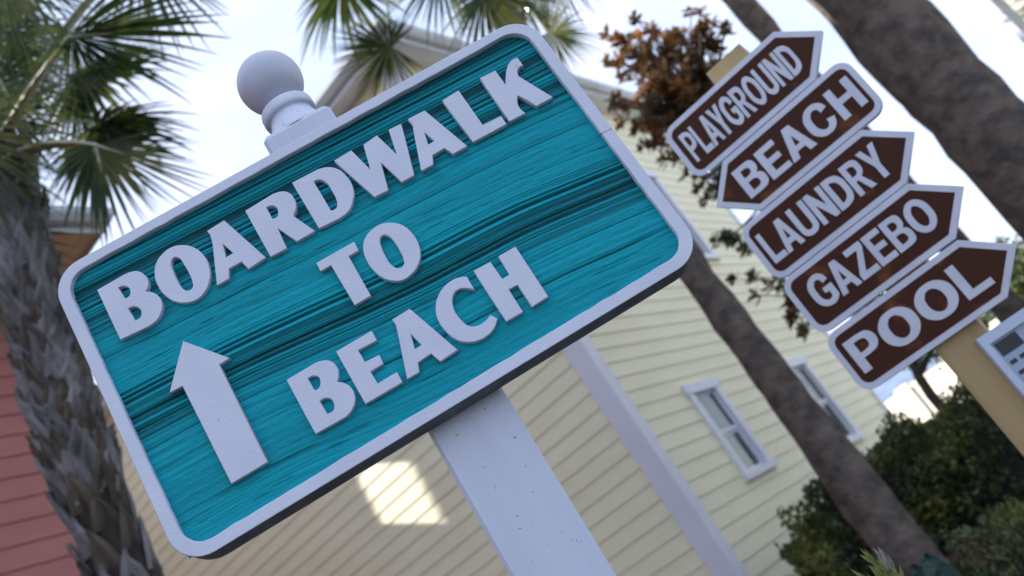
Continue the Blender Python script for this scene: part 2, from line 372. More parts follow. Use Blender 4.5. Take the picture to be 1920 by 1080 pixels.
uy = Vector((.493274, .869874, 0)); ub = Vector((-.869874, .493274, 0)); ZZ = Vector((0, 0, 1))
HC = Vector((.24623, 8.49643, 0))             # the yellow house's near corner
YL, BL, ZS = 6.75, 8.0, 5.93 + CAMZ
SOF = M['trim']
yh = empty('yellow_house', HC, 'pale yellow clapboard house with white corner board and three white windows, behind the signs', 'house')
W1 = (1.25, 2.03, .44 + CAMZ, 1.38 + CAMZ); W2 = (4.25, 4.98, .24 + CAMZ, 1.34 + CAMZ); W3 = (3.95, 4.72, 3.20 + CAMZ, 4.62 + CAMZ)
wl = MB()
holes = [(a + .02, b_ - .02, c_, d_ + .02) for a, b_, c_, d_ in (W1, W2, W3)]
siding(wl, HC, uy, -ub, YL - .11, ZS, holes, u0=.145)
siding(wl, HC, ub, -uy, BL, ZS, u0=.185)
siding(wl, HC + uy * YL, ub, uy, BL, ZS); siding(wl, HC + ub * BL, uy, ub, YL, ZS)
at_parent(wl.build('wall', M['yellow']), yh)
t = MB()
t.box(HC + ub * -.03 + uy * -.03, ub * .215, uy * .022, ZZ * ZS); at_parent(t.build('corner_board', M['trim']), yh)
t = MB(); t.box(HC + ub * -.03 + uy * -.008, ub * .022, uy * .155, ZZ * ZS); at_parent(t.build('corner_board', M['trim']), yh)
t = MB(); t.box(HC + uy * (YL - .12) - ub * .028, uy * .12, ub * .022, ZZ * ZS)
at_parent(t.build('corner_board', M['trim']), yh)
for wn, sh in ((W1, .5), (W2, 1.0), (W3, .62)):
    window(yh, HC, uy, -ub, *wn, shade=sh)
hip_roof(yh, HC, uy, ub, YL, BL, ZS, .28)

# added unseen screen: shades the yellow house's side, its opening shapes the sun patch
SS = 8.0
def on_screen_plane(p):
    pl = HC + ub * SS; t_ = (pl - p).dot(ub) / SD.dot(ub); return p + SD * t_
pts = [on_screen_plane(HC + ub * s_ + ZZ * (z_ + CAMZ)) for s_, z_ in ((3.22, 2.66), (2.40, 2.66), (2.40, 1.88), (3.22, 1.88))]
cs = [(p - HC).dot(-uy) for p in pts]; zs_ = [p.z for p in pts]
o0, o1 = min(cs), max(cs); zl, zh = sum(zs_[2:]) / 2, sum(zs_[:2]) / 2
q = MB(); base = HC + ub * (SS + .02); TH = 10.5
TX = 6.2
Z1 = ZZ * .55; TH -= .55
q.box(base + uy * .6 + Z1, -uy * (.6 + o0), ub * .06, ZZ * TH); q.box(base - uy * o1 + Z1, -uy * (TX - o1), ub * .06, ZZ * TH); TH += .55
q.box(base - uy * o0 + Z1, -uy * (o1 - o0), ub * .06, ZZ * (zl - .55)); q.box(base - uy * o0 + ZZ * zh, -uy * (o1 - o0), ub * .06, ZZ * (TH - zh))
sun_screen_ = q.build('added_sun_screen', M['soffit'])

# red house, left
RE = Vector((-3.33, 6.17, 0))        # its far corner
RL, RW, RZ = 4.9, 3.0, 4.62 + CAMZ
SOF = M['soffit']
rh = empty('red_house', RE, 'brick red clapboard house behind the shaggy palm trunk at the left edge', 'house')
wl = MB(); siding(wl, RE, -uy, -ub, RL, RZ, u0=.02); siding(wl, RE, ub, uy, RW, RZ)
at_parent(wl.build('wall', M['red']), rh); at_parent(sun_screen_, rh)
t = MB(); t.box(RE + uy * .02 - ub * .02, -uy * .13, ub * .018, ZZ * RZ); at_parent(t.build('corner_board', M['red']), rh)
hip_roof(rh, RE, -uy, ub, RL, RW, RZ, .60, slope=.10)
# unseen tall block added outside the view to keep sun off the signs
RB = RE - uy * (RL + .7) + ub * .9
tw = MB(); siding(tw, RB, -uy, -ub, 11.0, 10.5); siding(tw, RB, ub, uy, 5.0, 10.5)
o = tw.build('added_shade_wall', M['red']); at_parent(o, rh)
q = MB(); q.face([RB + ZZ * 10.5, RB - uy * 11 + ZZ * 10.5, RB - uy * 11 + ub * 5 + ZZ * 10.5, RB + ub * 5 + ZZ * 10.5]); at_parent(q.build('added_shade_roof', M['shingle']), rh)

# cream house at the upper right
SOF = M['trim']
CH = pol(31.85, 9.0, 0); cu_ = Vector((.78, -.626, 0)); cv = Vector((.626, .78, 0))
ch = empty('cream_house', CH, 'cream clapboard house corner with grey edge board at the upper right', 'house')
q = MB(); siding(q, CH, cu_, -cv, 5, 6.6, u0=.1); siding(q, CH, cv, -cu_, 5, 6.6); at_parent(q.build('wall', M['cream']), ch)
q = MB(); q.box(CH - cu_ * .02 - cv * .03, cu_ * .05, cv * .025, ZZ * 6.6); at_parent(q.build('corner_board', M['trim']), ch)
hip_roof(ch, CH, cu_, cv, 5, 5, 6.6, .3)

# sunlit garden wall and blue roofs far behind the hedge
gw = MB(); A = pol(12.6, 24.5, 0); B_ = A + Vector((.6, -.8, 0)) * 7.5; u_ = (B_ - A).normalized(); n_ = Vector((-u_.y, u_.x, 0)); Lw = (B_ - A).length
gw.box(A, u_ * Lw, n_ * .2, ZZ * (.60 + CAMZ)); gw.box(A - n_ * .04 + ZZ * (.60 + CAMZ), u_ * Lw, n_ * .28, ZZ * .08)
for k in range(6): gw.box(A + u_ * (Lw * k / 5 - .2) - n_ * .08, u_ * .4, n_ * .36, ZZ * (.76 + CAMZ))
tag(gw.build('garden_wall', M['farwhite'], origin=A), 'sunlit white garden wall beyond the hedge', 'wall')
for (az_, d_, lab, ww) in ((14.9, 34, 'far blue-roofed cottage left of the thin curved tree, behind the white wall', 2.2), (17.6, 33, 'far blue-roofed cottage right of the thin curved tree, behind the white wall', 1.5)):
    P0 = pol(az_, d_, 0); e0 = empty('cottage', P0, lab, 'house', 'far blue-roofed cottages')
    a = math.radians(az_); u_ = Vector((math.cos(a), -math.sin(a), 0)); v_ = Vector((math.sin(a), math.cos(a), 0))
    q = MB(); q.box(P0 - u_ * ww / 2, u_ * ww, v_ * 2.5, ZZ * 2.45); at_parent(q.build('wall', M['cream']), e0)
    q = MB(); c_ = P0 - u_ * (ww / 2 + .2) - v_ * .2; A_ = c_ + ZZ * 2.45; B2 = A_ + u_ * (ww + .4); C2 = B2 + v_ * 2.9; D2 = A_ + v_ * 2.9
    r1 = A_ + u_ * .7 + v_ * 1.45 + ZZ * .6; r2 = B2 - u_ * .7 + v_ * 1.45 + ZZ * .6
    q.face([A_, B2, r2, r1]); q.face([B2, C2, r2]); q.face([C2, D2, r1, r2]); q.face([D2, A_, r1]); q.face([A_, D2, C2, B2]); at_parent(q.build('roof', M['blueroof']), e0)

# ------------------------------------------------------------------ BOARDWALK sign
US = Vector((math.cos(math.radians(8.1655)), math.sin(math.radians(8.1655)), 0)); NS = Vector((-US.y, US.x, 0))
P0S = CAM + ray(700, 520)
SM = Matrix((US, ZZ, -NS)).transposed().to_4x4(); SM.translation = P0S         # local x right, y up, z towards the viewer
def sg(x, y):
    p = SM.inverted() @ hit(x, y, P0S, NS); return (p.x, p.y)
sign = empty('boardwalk_sign', SM.translation + NS * .08 - ZZ * (P0S.z), 'large teal wooden sign reading BOARDWALK TO BEACH with an up arrow, on a white post', 'sign')
SMl = Matrix.Translation(-sign.location) @ SM
X0, X1, Y0, Y1 = -.3020, .3122, -.1675, .1965
outer = arcs(X0, Y0, X1, Y1, .036, 8)
inner = arcs(X0 + .0138, Y0 + .0140, X1 - .0140, Y1 - .0125, .0245, 8)
rr = random.Random(4)
inner = [(x + rr.uniform(-.0002, .0002), y + rr.uniform(-.0002, .0002)) for x, y in inner]
# a few chips where the blasting ate under the stencil
def dense(p, n=26):
    out_ = []
    for i in range(len(p)):
        a, b_ = p[i], p[(i + 1) % len(p)]; d = math.hypot(a[0] - b_[0], a[1] - b_[1]); k = max(1, int(d / .012))
        for j in range(k):
            f_ = j / k; out_.append((a[0] + (b_[0] - a[0]) * f_ + rr.uniform(-.0003, .0003) * (k > 1), a[1] + (b_[1] - a[1]) * f_ + rr.uniform(-.0004, .0004) * (k > 1), 1))
    return out_
body = plate('sign_board', [outer], .0210, M['edge'], SMl @ Matrix.Translation((0, 0, -.0130)), sign, bevel=.0006)
fr_ = plate('border', [outer, dense(inner)], .0132, M['signwhite'], Matrix.Identity(4), None, bevel=.0009)
fr_.data.materials.append(M['edge'])
for pl_ in fr_.data.polygons:
    x_, y_, _z = pl_.center
    if abs(pl_.normal.z) < .5 and (x_ < X0 + .006 or x_ > X1 - .006 or y_ < Y0 + .006 or y_ > Y1 - .006 or min(math.hypot(x_ - a, y_ - b_) for a, b_ in outer) < .006): pl_.material_index = 1
fr_.parent = body; fr_.location = (0, 0, .0130)
# blasted panel
nx, ny = 360, 620
gx = np.linspace(X0 + .009, X1 - .009, nx); gy = np.linspace(Y0 + .009, Y1 - .008, ny)
GX, GY = np.meshgrid(gx, gy)
def vnoise(a, b_, seed):
    r = np.random.RandomState(seed); T = r.rand(256, 256)
    ai = np.floor(a).astype(int); bi = np.floor(b_).astype(int); fa = a - ai; fb = b_ - bi
    fa = fa * fa * (3 - 2 * fa); fb = fb * fb * (3 - 2 * fb)
    g_ = lambda i, j: T[i % 256, j % 256]
    return (g_(ai, bi) * (1 - fa) + g_(ai + 1, bi) * fa) * (1 - fb) + (g_(ai, bi + 1) * (1 - fa) + g_(ai + 1, bi + 1) * fa) * fb
k_ = np.clip((.15 - GY) / .15, 0, 1)
warp = GX * (.032 + .062 * k_) + .006 * (vnoise(GX * 6 + 3, GY * 6 + 1, 1) - .5) * (1 + k_) + .0016 * (vnoise(GX * 18, GY * 24, 2) - .5)
V = GY + warp
def band(c0, c1, s=.006): return 1 / (1 + np.exp(-(V - c0) / s)) / (1 + np.exp((V - c1) / s))
wt = .95 * band(.118, .30) + .72 * band(.088, .122, .004) + .16 * band(.02, .088) + 1.0 * band(-.052, .013, .003) + .20 * band(-.30, -.052)
fine = vnoise(V * 520 + 40, GX * 1.6, 5); med = vnoise(V * 240 + 11, GX * 1.2 + 5, 6); thin = 1 - np.abs(2 * vnoise(V * 260 + 77, GX * 1.1, 15) - 1); big = vnoise(V * 62 + 7, GX * 1.6 + 9, 7)
lines = np.clip(.34 * med + .26 * big + .22 * fine + .34 * np.clip((thin - .55) / .4, 0, 1) - .16, 0, 1)
brk = vnoise(V * 300, GX * 26, 8); fleck = np.clip((vnoise(V * 330 + 9, GX * 34 + 3, 18) - .72) / .2, 0, 1) * np.clip(vnoise(GX * 9, GY * 14, 19) * 1.6 - .3, 0, 1)
h = -wt * (.0036 * lines + .0022 * (fine - .3)) - .0006 * (big) * (wt < .4) - .0005 * (brk - .5) - .0004 * vnoise(GX * 150, GY * 260, 9)
# isolated deep grooves in the plain wood
for (c0, wd, amp, sd) in ((-.0905, .0013, .9, 1), (-.1000, .0010, .6, 2), (-.124, .0011, .45, 3), (.060, .0010, .5, 4), (.047, .0009, .35, 5), (-.063, .0012, .8, 6), (.028, .0010, .5, 7), (-.143, .001, .4, 8)):
    mod = np.clip(vnoise(GX * 5 + sd * 3, GX * 0 + sd, 20 + sd) * 1.8 - .4, 0, 1)
    gr_ = np.exp(-((V - c0 + .002 * vnoise(GX * 9, GX * 0, 40 + sd)) / wd) ** 2) * amp * mod
    h -= .0018 * gr_; lines = np.maximum(lines, gr_); wt = np.maximum(wt, gr_)
grain = np.clip(wt * (.27 + 1.55 * (lines - .25) + .55 * (fine - .45)), 0, 1)
grain = np.clip(grain + .16 * fleck * (wt < .5), 0, .86); h -= .0009 * fleck * (wt < .5)
grain = np.clip(grain + .10 * (vnoise(V * 30, GX * 3, 12) - .4), 0, 1)
me = bpy.data.meshes.new('blasted_panel')
co = np.stack([GX, GY, h + .0130 - .0055], -1).reshape(-1, 3).astype(np.float32)
idx = np.arange(nx * ny).reshape(ny, nx); F = np.stack([idx[:-1, :-1], idx[:-1, 1:], idx[1:, 1:], idx[1:, :-1]], -1).reshape(-1, 4)
me.vertices.add(len(co)); me.vertices.foreach_set('co', co.ravel())
me.loops.add(F.size); me.loops.foreach_set('vertex_index', F.ravel().astype(np.int32))
me.polygons.add(len(F)); me.polygons.foreach_set('loop_start', np.arange(0, F.size, 4, dtype=np.int32)); me.polygons.foreach_set('loop_total', np.full(len(F), 4, np.int32))
me.polygons.foreach_set('use_smooth', np.ones(len(F), bool))
me.update(calc_edges=True); at_ = me.attributes.new('grain', 'FLOAT', 'POINT'); at_.data.foreach_set('value', grain.ravel().astype(np.float32))
me.materials.append(M['teal'])
o = bpy.data.objects.new('blasted_panel', me); link(o, body)
# the shader's own z coordinate runs across the grain: local y here
for nd in M['teal'].node_tree.nodes:
    if nd.type == 'MAPPING': nd.inputs['Scale'].default_value = (9, 170, 9); nd.inputs['Rotation'].default_value = (0, 0, .07)
# letters, traced as outlines in the board's own plane
ZO = {'a': (160, 360, 3.6), 'b': (420, 220, 3.6), 'c': (700, 90, 3.6), 'd': (560, 400, 4.32), 'e': (520, 560, 4.0), 'f': (760, 440, 4.0), 'g': (300, 620, 3.6)}
def P(z, s):
    ox, oy, k = ZO[z]; r = []
    for tkn in s.split():
        sm = tkn.endswith('~'); x, y = tkn.rstrip('~').split(',')
        X, Y = sg(ox + float(x) / k, oy + float(y) / k); r.append((X, Y, sm))
    return r
LET = [
 [P('a', '78,660 265,553 305,538~ 350,533~ 395,555~ 420,595~ 421,640~ 405,672 440,673~ 490,700~ 515,750~ 510,810~ 480,865~ 430,905 235,997'), P('a', '222,645 250,634~ 285,640~ 302,668~ 295,700~ 262,720'), P('a', '288,787 320,772~ 360,782~ 377,810~ 370,845~ 332,868')],
 [P('a', '650,357~ 735,375~ 800,430~ 835,510~ 838,590~ 810,665~ 760,720~ 690,745~ 610,740~ 540,700~ 490,635~ 467,560~ 475,485~ 520,415~ 580,372~'), P('a', '600,440~ 578,475~ 590,530~ 620,600~ 655,650~ 695,664~ 722,645~ 720,600~ 695,540~ 665,490~ 635,448~')],
 [P('a', '820,262 935,190 1218,440 1100,520 1052,470 970,517 970,583 887,632 857,345 842,290'), P('a', '928,350 998,410 942,443')],
 [P('b', '142,630 330,515 385,499~ 435,506~ 470,542~ 486,595~ 468,665 615,765 490,838 362,748 425,882 313,942'), P('b', '285,608 310,597~ 345,600~ 363,630~ 358,668~ 325,685')],
 [P('b', '458,440 630,350 690,335~ 765,347~ 830,400~ 872,480~ 870,560~ 840,632~ 785,680 640,750'), P('b', '605,432 640,420~ 690,440~ 730,500~ 762,570~ 762,600~ 750,618~ 722,630')],
 [P('b', '742,290 858,222 988,352 940,185 1030,120 1165,248 1110,82 1195,42 1285,388 1198,438 1060,305 1110,490 1015,538')],
 [P('c', '232,478 345,420 635,660 537,715 478,675 400,722 405,785 322,830 276,590 262,510'), P('c', '345,568 415,625 368,650')],
 [P('c', '465,352 575,285 738,518 862,457 900,512 672,635')],
 [P('c', '720,200 822,150 893,247 893,200~ 900,142~ 925,90~ 970,62 1012,115 987,128~ 972,160~ 980,188 1212,330 1100,392 1040,352 975,320 972,360~ 990,405~ 1027,438 918,495')],
 [P('d', '143,400 447,228 487,298 405,345 585,665 452,745 260,420 175,470')],
 [P('d', '745,74~ 830,90~ 910,150~ 965,235~ 985,330~ 965,420~ 910,495~ 840,540~ 760,545~ 680,520~ 600,455~ 545,370~ 522,280~ 540,195~ 600,125~ 670,85~'), P('d', '690,175~ 660,200~ 665,260~ 700,340~ 745,410~ 800,442~ 845,425~ 848,370~ 815,295~ 770,225~ 732,187~')],
 [P('e', '68,608 290,477 345,462~ 400,468~ 445,510~ 458,570~ 448,625 490,628~ 550,665~ 580,730~ 570,810~ 520,880~ 470,912 285,1015'), P('e', '228,597 270,578~ 312,592~ 322,635~ 308,672~ 275,688'), P('e', '318,768 350,748~ 400,752~ 425,795~ 418,838~ 372,865')],
 [P('e', '440,395 705,240 748,312 605,385 655,475 762,420 795,487 698,545 750,637 895,550 940,625 660,790')],
 [P('e', '860,155 992,75 1352,382 1222,472 1152,412 1055,477 1065,550 972,605 905,270 885,190'), P('e', '1000,265 1082,345 1028,378')],
 [P('f', '458,312 520,412 470,402~ 410,405~ 365,440~ 352,490~ 365,560~ 410,630~ 470,680~ 530,685~ 590,655~ 638,602 692,627 665,700~ 610,760~ 540,795~ 450,805~ 370,780~ 300,720~ 245,640~ 227,550~ 245,460~ 290,390~ 360,335~ 410,318~')],
 [P('f', '513,270 637,203 727,332 783,297 698,160 825,88 1073,462 948,543 840,375 776,410 883,578 756,652')],
]
for spl in LET:
    o = plate('letter', spl, .0125, M['signwhite'], Matrix.Translation((0, 0, .0129)), body, bevel=.0007)
plate('arrow', [P('g', '155,70 470,183 400,228 727,885 480,1033 150,373 62,420')], .0125, M['signwhite'], Matrix.Translation((0, 0, .0129)), body, bevel=.0007)
# a hairline joint across the border at the right
q = MB(); jx, jy = sg(1136, 246); q.box((jx - .0075, jy, -.002), Vector((.0150, -.0010, 0)), Vector((0, .0005, 0)), Vector((0, 0, .0023)))
j_ = q.build('joint', M['edge']); j_.parent = body; j_.location = (0, 0, .0130)
# post and finial
PW = .0895; axis0 = SM @ Vector((.0135 , 0, -.034 - PW / 2))
def ax(z): return Vector((axis0.x, axis0.y, 0)) + US * ((z - CAMZ - .45) * .012) + ZZ * z
q = bmesh.new()
ztop = .664 + CAMZ; bv = .004
secs = [(-.02, 1), (ztop - .006, 1), (ztop, .93)]
vs_ = []
for z_, k in secs:
    hw = PW / 2 * k; ring = []
    for sx, sy in ((-1, -1), (-1 + .09, -1), (1 - .09, -1), (1, -1), (1, -1 + .09), (1, 1), (-1, 1), (-1, -1 + .09)):
        if (sx, sy) in ((-1, -1), (1, -1)): continue
        ring.append(q.verts.new(ax(z_) + US * sx * hw + NS * sy * hw - sign.location))
    vs_.append(ring)
nr = len(vs_[0])
for a in range(len(vs_) - 1):
    for k in range(nr): q.faces.new((vs_[a][k], vs_[a][(k + 1) % nr], vs_[a + 1][(k + 1) % nr], vs_[a + 1][k]))
q.faces.new(vs_[-1])
me = bpy.data.meshes.new('post'); q.to_mesh(me); q.free(); me.materials.append(M['postwhite'])
post = link(bpy.data.objects.new('post', me), sign)
def lathe(name, prof, org, mt, parent, seg=56):
    mb = MB(); n_ = len(prof)
    for r, z in prof:
        for k in range(seg): a = 2 * math.pi * k / seg; mb.v.append((r * math.cos(a), r * math.sin(a), z))
    for i in range(n_ - 1):
        for k in range(seg):
            a = i * seg + k; b_ = i * seg + (k + 1) % seg; mb.f.append((a, b_, b_ + seg, a + seg)); mb.mi.append(0)
    mb.f.append(tuple((n_ - 1) * seg + k for k in range(seg))); mb.mi.append(0)
    o = mb.build(name, mt, None, True); o.parent = parent; o.location = org; return o
axt = ax(ztop); z_ = lambda v: v - .664
fo = empty('tmp', axt, None, None); bpy.data.objects.remove(fo)
base_l = axt - sign.location
fin = lathe('finial_neck', [(.0440, -.002), (.0440, .002), (.0425, .0035), (.0390, .009), (.0350, .016), (.0315, .024), (.0292, .030), (.0285, .0335), (.0290, .0345), (.0322, .0350), (.0338, .0365), (.0342, .0400), (.0340, .0470), (.0330, .0500), (.0300, .0515), (.0285, .0530), (.0255, .0545), (.022, .056)], base_l, M['postwhite'], sign)
br = .0415; bc = .0955
prof = [(br * math.sin(math.pi * (1 - i / 30)), bc + br * -math.cos(math.pi * (i / 30))) for i in range(3, 30)]
prof = [(br * math.sin(math.pi * i / 30), bc - br * math.cos(math.pi * i / 30)) for i in range(3, 31)]
prof[-1] = (.0004, bc + br)
lathe('finial_ball', prof, base_l, M['ballwhite'], sign)

# ------------------------------------------------------------------ brown signpost
UB = Vector((math.cos(math.radians(-24.25)), math.sin(math.radians(-24.25)), 0)); NB = Vector((-UB.y, UB.x, 0))
K = 1.8
P0B = CAM + ray(1600, 400) * K
BM = Matrix((UB, ZZ, -NB)).transposed().to_4x4(); BM.translation = P0B
sp = empty('direction_signpost', Vector((P0B.x, P0B.y, 0)) + NB * .05, 'tan wooden post carrying five brown arrow boards, right of the teal sign', 'signpost')
BMl = Matrix.Translation(-sp.location) @ BM
def bfit(pix):
    p = BM.inverted() @ hit(*pix, P0B, NB); return p.x, p.y
S = 1
GL = {
 'P': (.66, [[(0, 0), (0, 1), (.52, 1), (.86, .93, 1), (1, .68, 1), (.86, .43, 1), (.52, .36), (.3, .36), (.3, 0)], [(.3, .52), (.5, .52), (.66, .57, 1), (.70, .68, 1), (.66, .79, 1), (.5, .84), (.3, .84)]]),
 'L': (.58, [[(0, 0), (0, 1), (.33, 1), (.33, .19), (1, .19), (1, 0)]]),
 'A': (.78, [[(0, 0), (.35, 1), (.65, 1), (1, 0), (.72, 0), (.655, .2), (.345, .2), (.28, 0)], [(.40, .37), (.6, .37), (.5, .70)]]),
 'Y': (.74, [[(.35, 0), (.35, .4), (0, 1), (.31, 1), (.5, .62), (.69, 1), (1, 1), (.65, .4), (.65, 0)]]),
 'G': (.80, [[(.98, .70), (.86, .92, 1), (.54, 1.01, 1), (.14, .87, 1), (0, .5, 1), (.14, .13, 1), (.54, -.01, 1), (.82, .04, 1), (1, .15), (1, .54), (.55, .54), (.55, .37), (.73, .37), (.73, .22), (.56, .165, 1), (.36, .25, 1), (.28, .5, 1), (.36, .75, 1), (.55, .835, 1), (.66, .79, 1), (.72, .65)]]),
 'R': (.72, [[(0, 0), (0, 1), (.52, 1), (.84, .94, 1), (.95, .71, 1), (.86, .52, 1), (.68, .44), (1, 0), (.67, 0), (.42, .40), (.29, .40), (.29, 0)], [(.29, .55), (.48, .55), (.61, .60, 1), (.65, .70, 1), (.61, .80, 1), (.48, .84), (.29, .84)]]),
 'O': (.82, [[(.5, 1.01, 1), (.86, .87, 1), (1, .5, 1), (.86, .13, 1), (.5, -.01, 1), (.14, .13, 1), (0, .5, 1), (.14, .87, 1)], [(.5, .83, 1), (.66, .74, 1), (.73, .5, 1), (.66, .26, 1), (.5, .17, 1), (.34, .26, 1), (.27, .5, 1), (.34, .74, 1)]]),
 'U': (.74, [[(0, 1), (0, .36), (.11, .09, 1), (.5, -.01, 1), (.89, .09, 1), (1, .36), (1, 1), (.71, 1), (.71, .36), (.66, .21, 1), (.5, .165, 1), (.34, .21, 1), (.29, .36), (.29, 1)]]),
 'N': (.74, [[(0, 0), (0, 1), (.30, 1), (.73, .42), (.73, 1), (1, 1), (1, 0), (.71, 0), (.27, .60), (.27, 0)]]),
 'D': (.74, [[(0, 0), (0, 1), (.42, 1), (.82, .9, 1), (1, .5, 1), (.82, .1, 1), (.42, 0)], [(.29, .17), (.40, .17), (.62, .26, 1), (.71, .5, 1), (.62, .74, 1), (.40, .83), (.29, .83)]]),
 'B': (.72, [[(0, 0), (0, 1), (.55, 1), (.84, .95, 1), (.94, .76, 1), (.88, .6, 1), (.78, .535), (.93, .46, 1), (1, .29, 1), (.89, .06, 1), (.58, 0)], [(.29, .6), (.5, .6), (.62, .65, 1), (.65, .72, 1), (.61, .8, 1), (.5, .84), (.29, .84)], [(.29, .16), (.5, .16), (.66, .2, 1), (.70, .3, 1), (.64, .40, 1), (.5, .44), (.29, .44)]]),
 'E': (.64, [[(0, 0), (0, 1), (.97, 1), (.97, .82), (.33, .82), (.33, .6), (.9, .6), (.9, .42), (.33, .42), (.33, .18), (1, .18), (1, 0)]]),
 'C': (.76, [[(.97, .69), (.85, .9, 1), (.53, 1.01, 1), (.14, .87, 1), (0, .5, 1), (.14, .13, 1), (.53, -.01, 1), (.86, .1, 1), (.99, .33), (.71, .39), (.66, .22, 1), (.52, .17, 1), (.35, .26, 1), (.28, .5, 1), (.35, .74, 1), (.52, .83, 1), (.65, .78, 1), (.70, .63)]]),
 'H': (.74, [[(0, 0), (0, 1), (.29, 1), (.29, .61), (.71, .61), (.71, 1), (1, 1), (1, 0), (.71, 0), (.71, .42), (.29, .42), (.29, 0)]]),
 'Z': (.68, [[(0, 0), (0, .19), (.63, .81), (.04, .81), (.04, 1), (.98, 1), (.98, .83), (.37, .19), (1, .19), (1, 0)]]),
}
BD = [('PLAYGROUND', .1415, .2165, 'R', (-.0950, .0610, .1590, .1993), 0), ('BEACH', .0668, .1405, 'L', (-.0735, .0850, .0838, .1225), 0),
      ('LAUNDRY', -.0095, .0658, 'R', (-.0968, .0610, .0086, .0478), 0), ('GAZEBO', -.0840, -.0105, 'R', (-.0885, .0615, -.0640, -.0262), 0), ('POOL', -.1597, -.0868, 'R', (-.0950, .0605, -.1420, -.1034), 0)]
def arrow_outline(z0, z1, side, ins, r):
    xt, xs_, xp = -.1085, .0600, .0978
    zc = (z0 + z1) / 2; slope_h = (z1 - z0) / 2; L_ = math.hypot(xp - xs_, slope_h)
    xt += ins; z0i, z1i = z0 + ins, z1 - ins
    xpi = xp - ins * L_ / slope_h; xsi = xs_ - ins * (L_ - (xp - xs_)) / slope_h
    p = []
    for cx, cy, a0 in ((xt + r, z1i - r, 90), (xt + r, z0i + r, 180)):
        for k in range(7): a = math.radians(a0 + 15 * k); p.append((cx + r * math.cos(a), cy + r * math.sin(a)))
    p += [(xsi, z0i), (xpi, zc), (xsi, z1i)]
    if side == 'L':
        p = [(-x - .0125, y) for x, y in p]
    return [(x * K, y * K) for x, y in p]
wi = {'PLAYGROUND': 'uppermost', 'BEACH': 'second', 'LAUNDRY': 'middle', 'GAZEBO': 'fourth', 'POOL': 'lowest'}
for txt, z0, z1, side, (tx0, tx1, ty0, ty1), rot in BD:
    bd = plate('arrow_board', [arrow_outline(z0, z1, side, 0, .0155)], .016, M['bwhite'], BMl, sp, bevel=.0007)
    bd['label'] = '%s brown board reading %s, pointing %s' % (wi[txt], txt, 'left' if side == 'L' else 'right')
    f_ = plate('brown_face', [arrow_outline(z0, z1, side, .0068, .0095)], .0014, M['brown'], Matrix.Translation((0, 0, .0007)), bd, bevel=.0002)
    # letters spread over the word's width
    H_ = (ty1 - ty0) * K; ww = [GL[c_][0] for c_ in txt]; gap = .065
    kern = {'LA': -.04, 'AY': -.12, 'YG': -.06, 'RY': -.02, 'GA': -.03, 'AZ': -.01, 'CH': 0.03, 'AU': -.02, 'AC': -.03, 'EA': -.02}
    gaps = [gap + kern.get(txt[i:i + 2], 0) for i in range(len(txt) - 1)]
    tot = sum(ww) + sum(gaps); sx = (tx1 - tx0) * K / tot
    x = tx0 * K
    for i, c_ in enumerate(txt):
        spl = [[(x + p[0] * ww[i] * sx, ty0 * K + p[1] * H_, len(p) > 2) for p in sl_] for sl_ in GL[c_][1]]
        plate('letter', spl, .0020, M['bwhite'], Matrix.Translation((0, 0, .0022)), bd, bevel=.0003)
        x += (ww[i] + (gaps[i] if i < len(gaps) else 0)) * sx
# the wooden post
q = MB(); pc0 = BM @ Vector((-.0262 * K, 0, -.0165)); pw = .0500 * K
ztp = .2385 * K + P0B.z
q.box(Vector((pc0.x, pc0.y, -.02)), UB * pw, NB * pw, ZZ * (ztp + .02)); o = q.build('post', M['post']); at_parent(o, sp)
bm = bmesh.new(); bm.from_mesh(o.data); bmesh.ops.bevel(bm, geom=[e_ for e_ in bm.edges], offset=.0015, segments=1, affect='EDGES'); bm.to_mesh(o.data); bm.free()
for (a, b_) in ((1652, 550), (1330, 322)):
    X, Y = bfit((a, b_)); q = MB(); q.tube([BM @ Vector((X, Y, -.004)), BM @ Vector((X, Y, .0045))], [.0042, .0030], 12); at_parent(q.build('screw', M['screw']), sp)
# framed notice on the post's right
na = math.radians(-6); UN = Vector((math.cos(na), math.sin(na), 0)); NN = Vector((-UN.y, UN.x, 0))
p_tl = hit(1831, 636, P0B - NB * .004, NB)
NMx = Matrix((UN, ZZ, -NN)).transposed().to_4x4(); NMx.translation = p_tl
nb = empty('notice_frame', p_tl - ZZ * .4, 'small white framed notice with dark header and lines of print, fixed to the tan post', 'notice')
NL = Matrix.Translation(-nb.location) @ NMx
o = plate('frame', [[(0, 0), (0, -.40), (.27, -.40), (.27, 0)], [(.013, -.020), (.257, -.020), (.257, -.385), (.013, -.385)]], .022, M['pframe'], NL, nb, bevel=.001)
o = plate('sheet', [[(.011, -.018), (.011, -.387), (.259, -.387), (.259, -.018)]], .003, M['paper'], NL @ Matrix.Translation((0, 0, -.008)), nb, bevel=.0001)
q = []
plate('header', [[(.018, -.024), (.062, -.024), (.062, -.050), (.018, -.050)]], .0006, M['ink'], NL @ Matrix.Translation((0, 0, -.0072)), nb, bevel=.0001)
for r_ in range(13):
    yy = -.062 - r_ * .022; xx = .020; q = []
    while xx < .235:
        l_ = rr.uniform(.010, .034)
        if rr.random() < .8: q.append([(xx, yy), (xx + l_, yy), (xx + l_, yy - .0075), (xx, yy - .0075)])
        xx += l_ + .007
    for w_ in q: plate('word', [w_], .0006, M['ink'], NL @ Matrix.Translation((0, 0, -.0072)), nb, bevel=.0001)


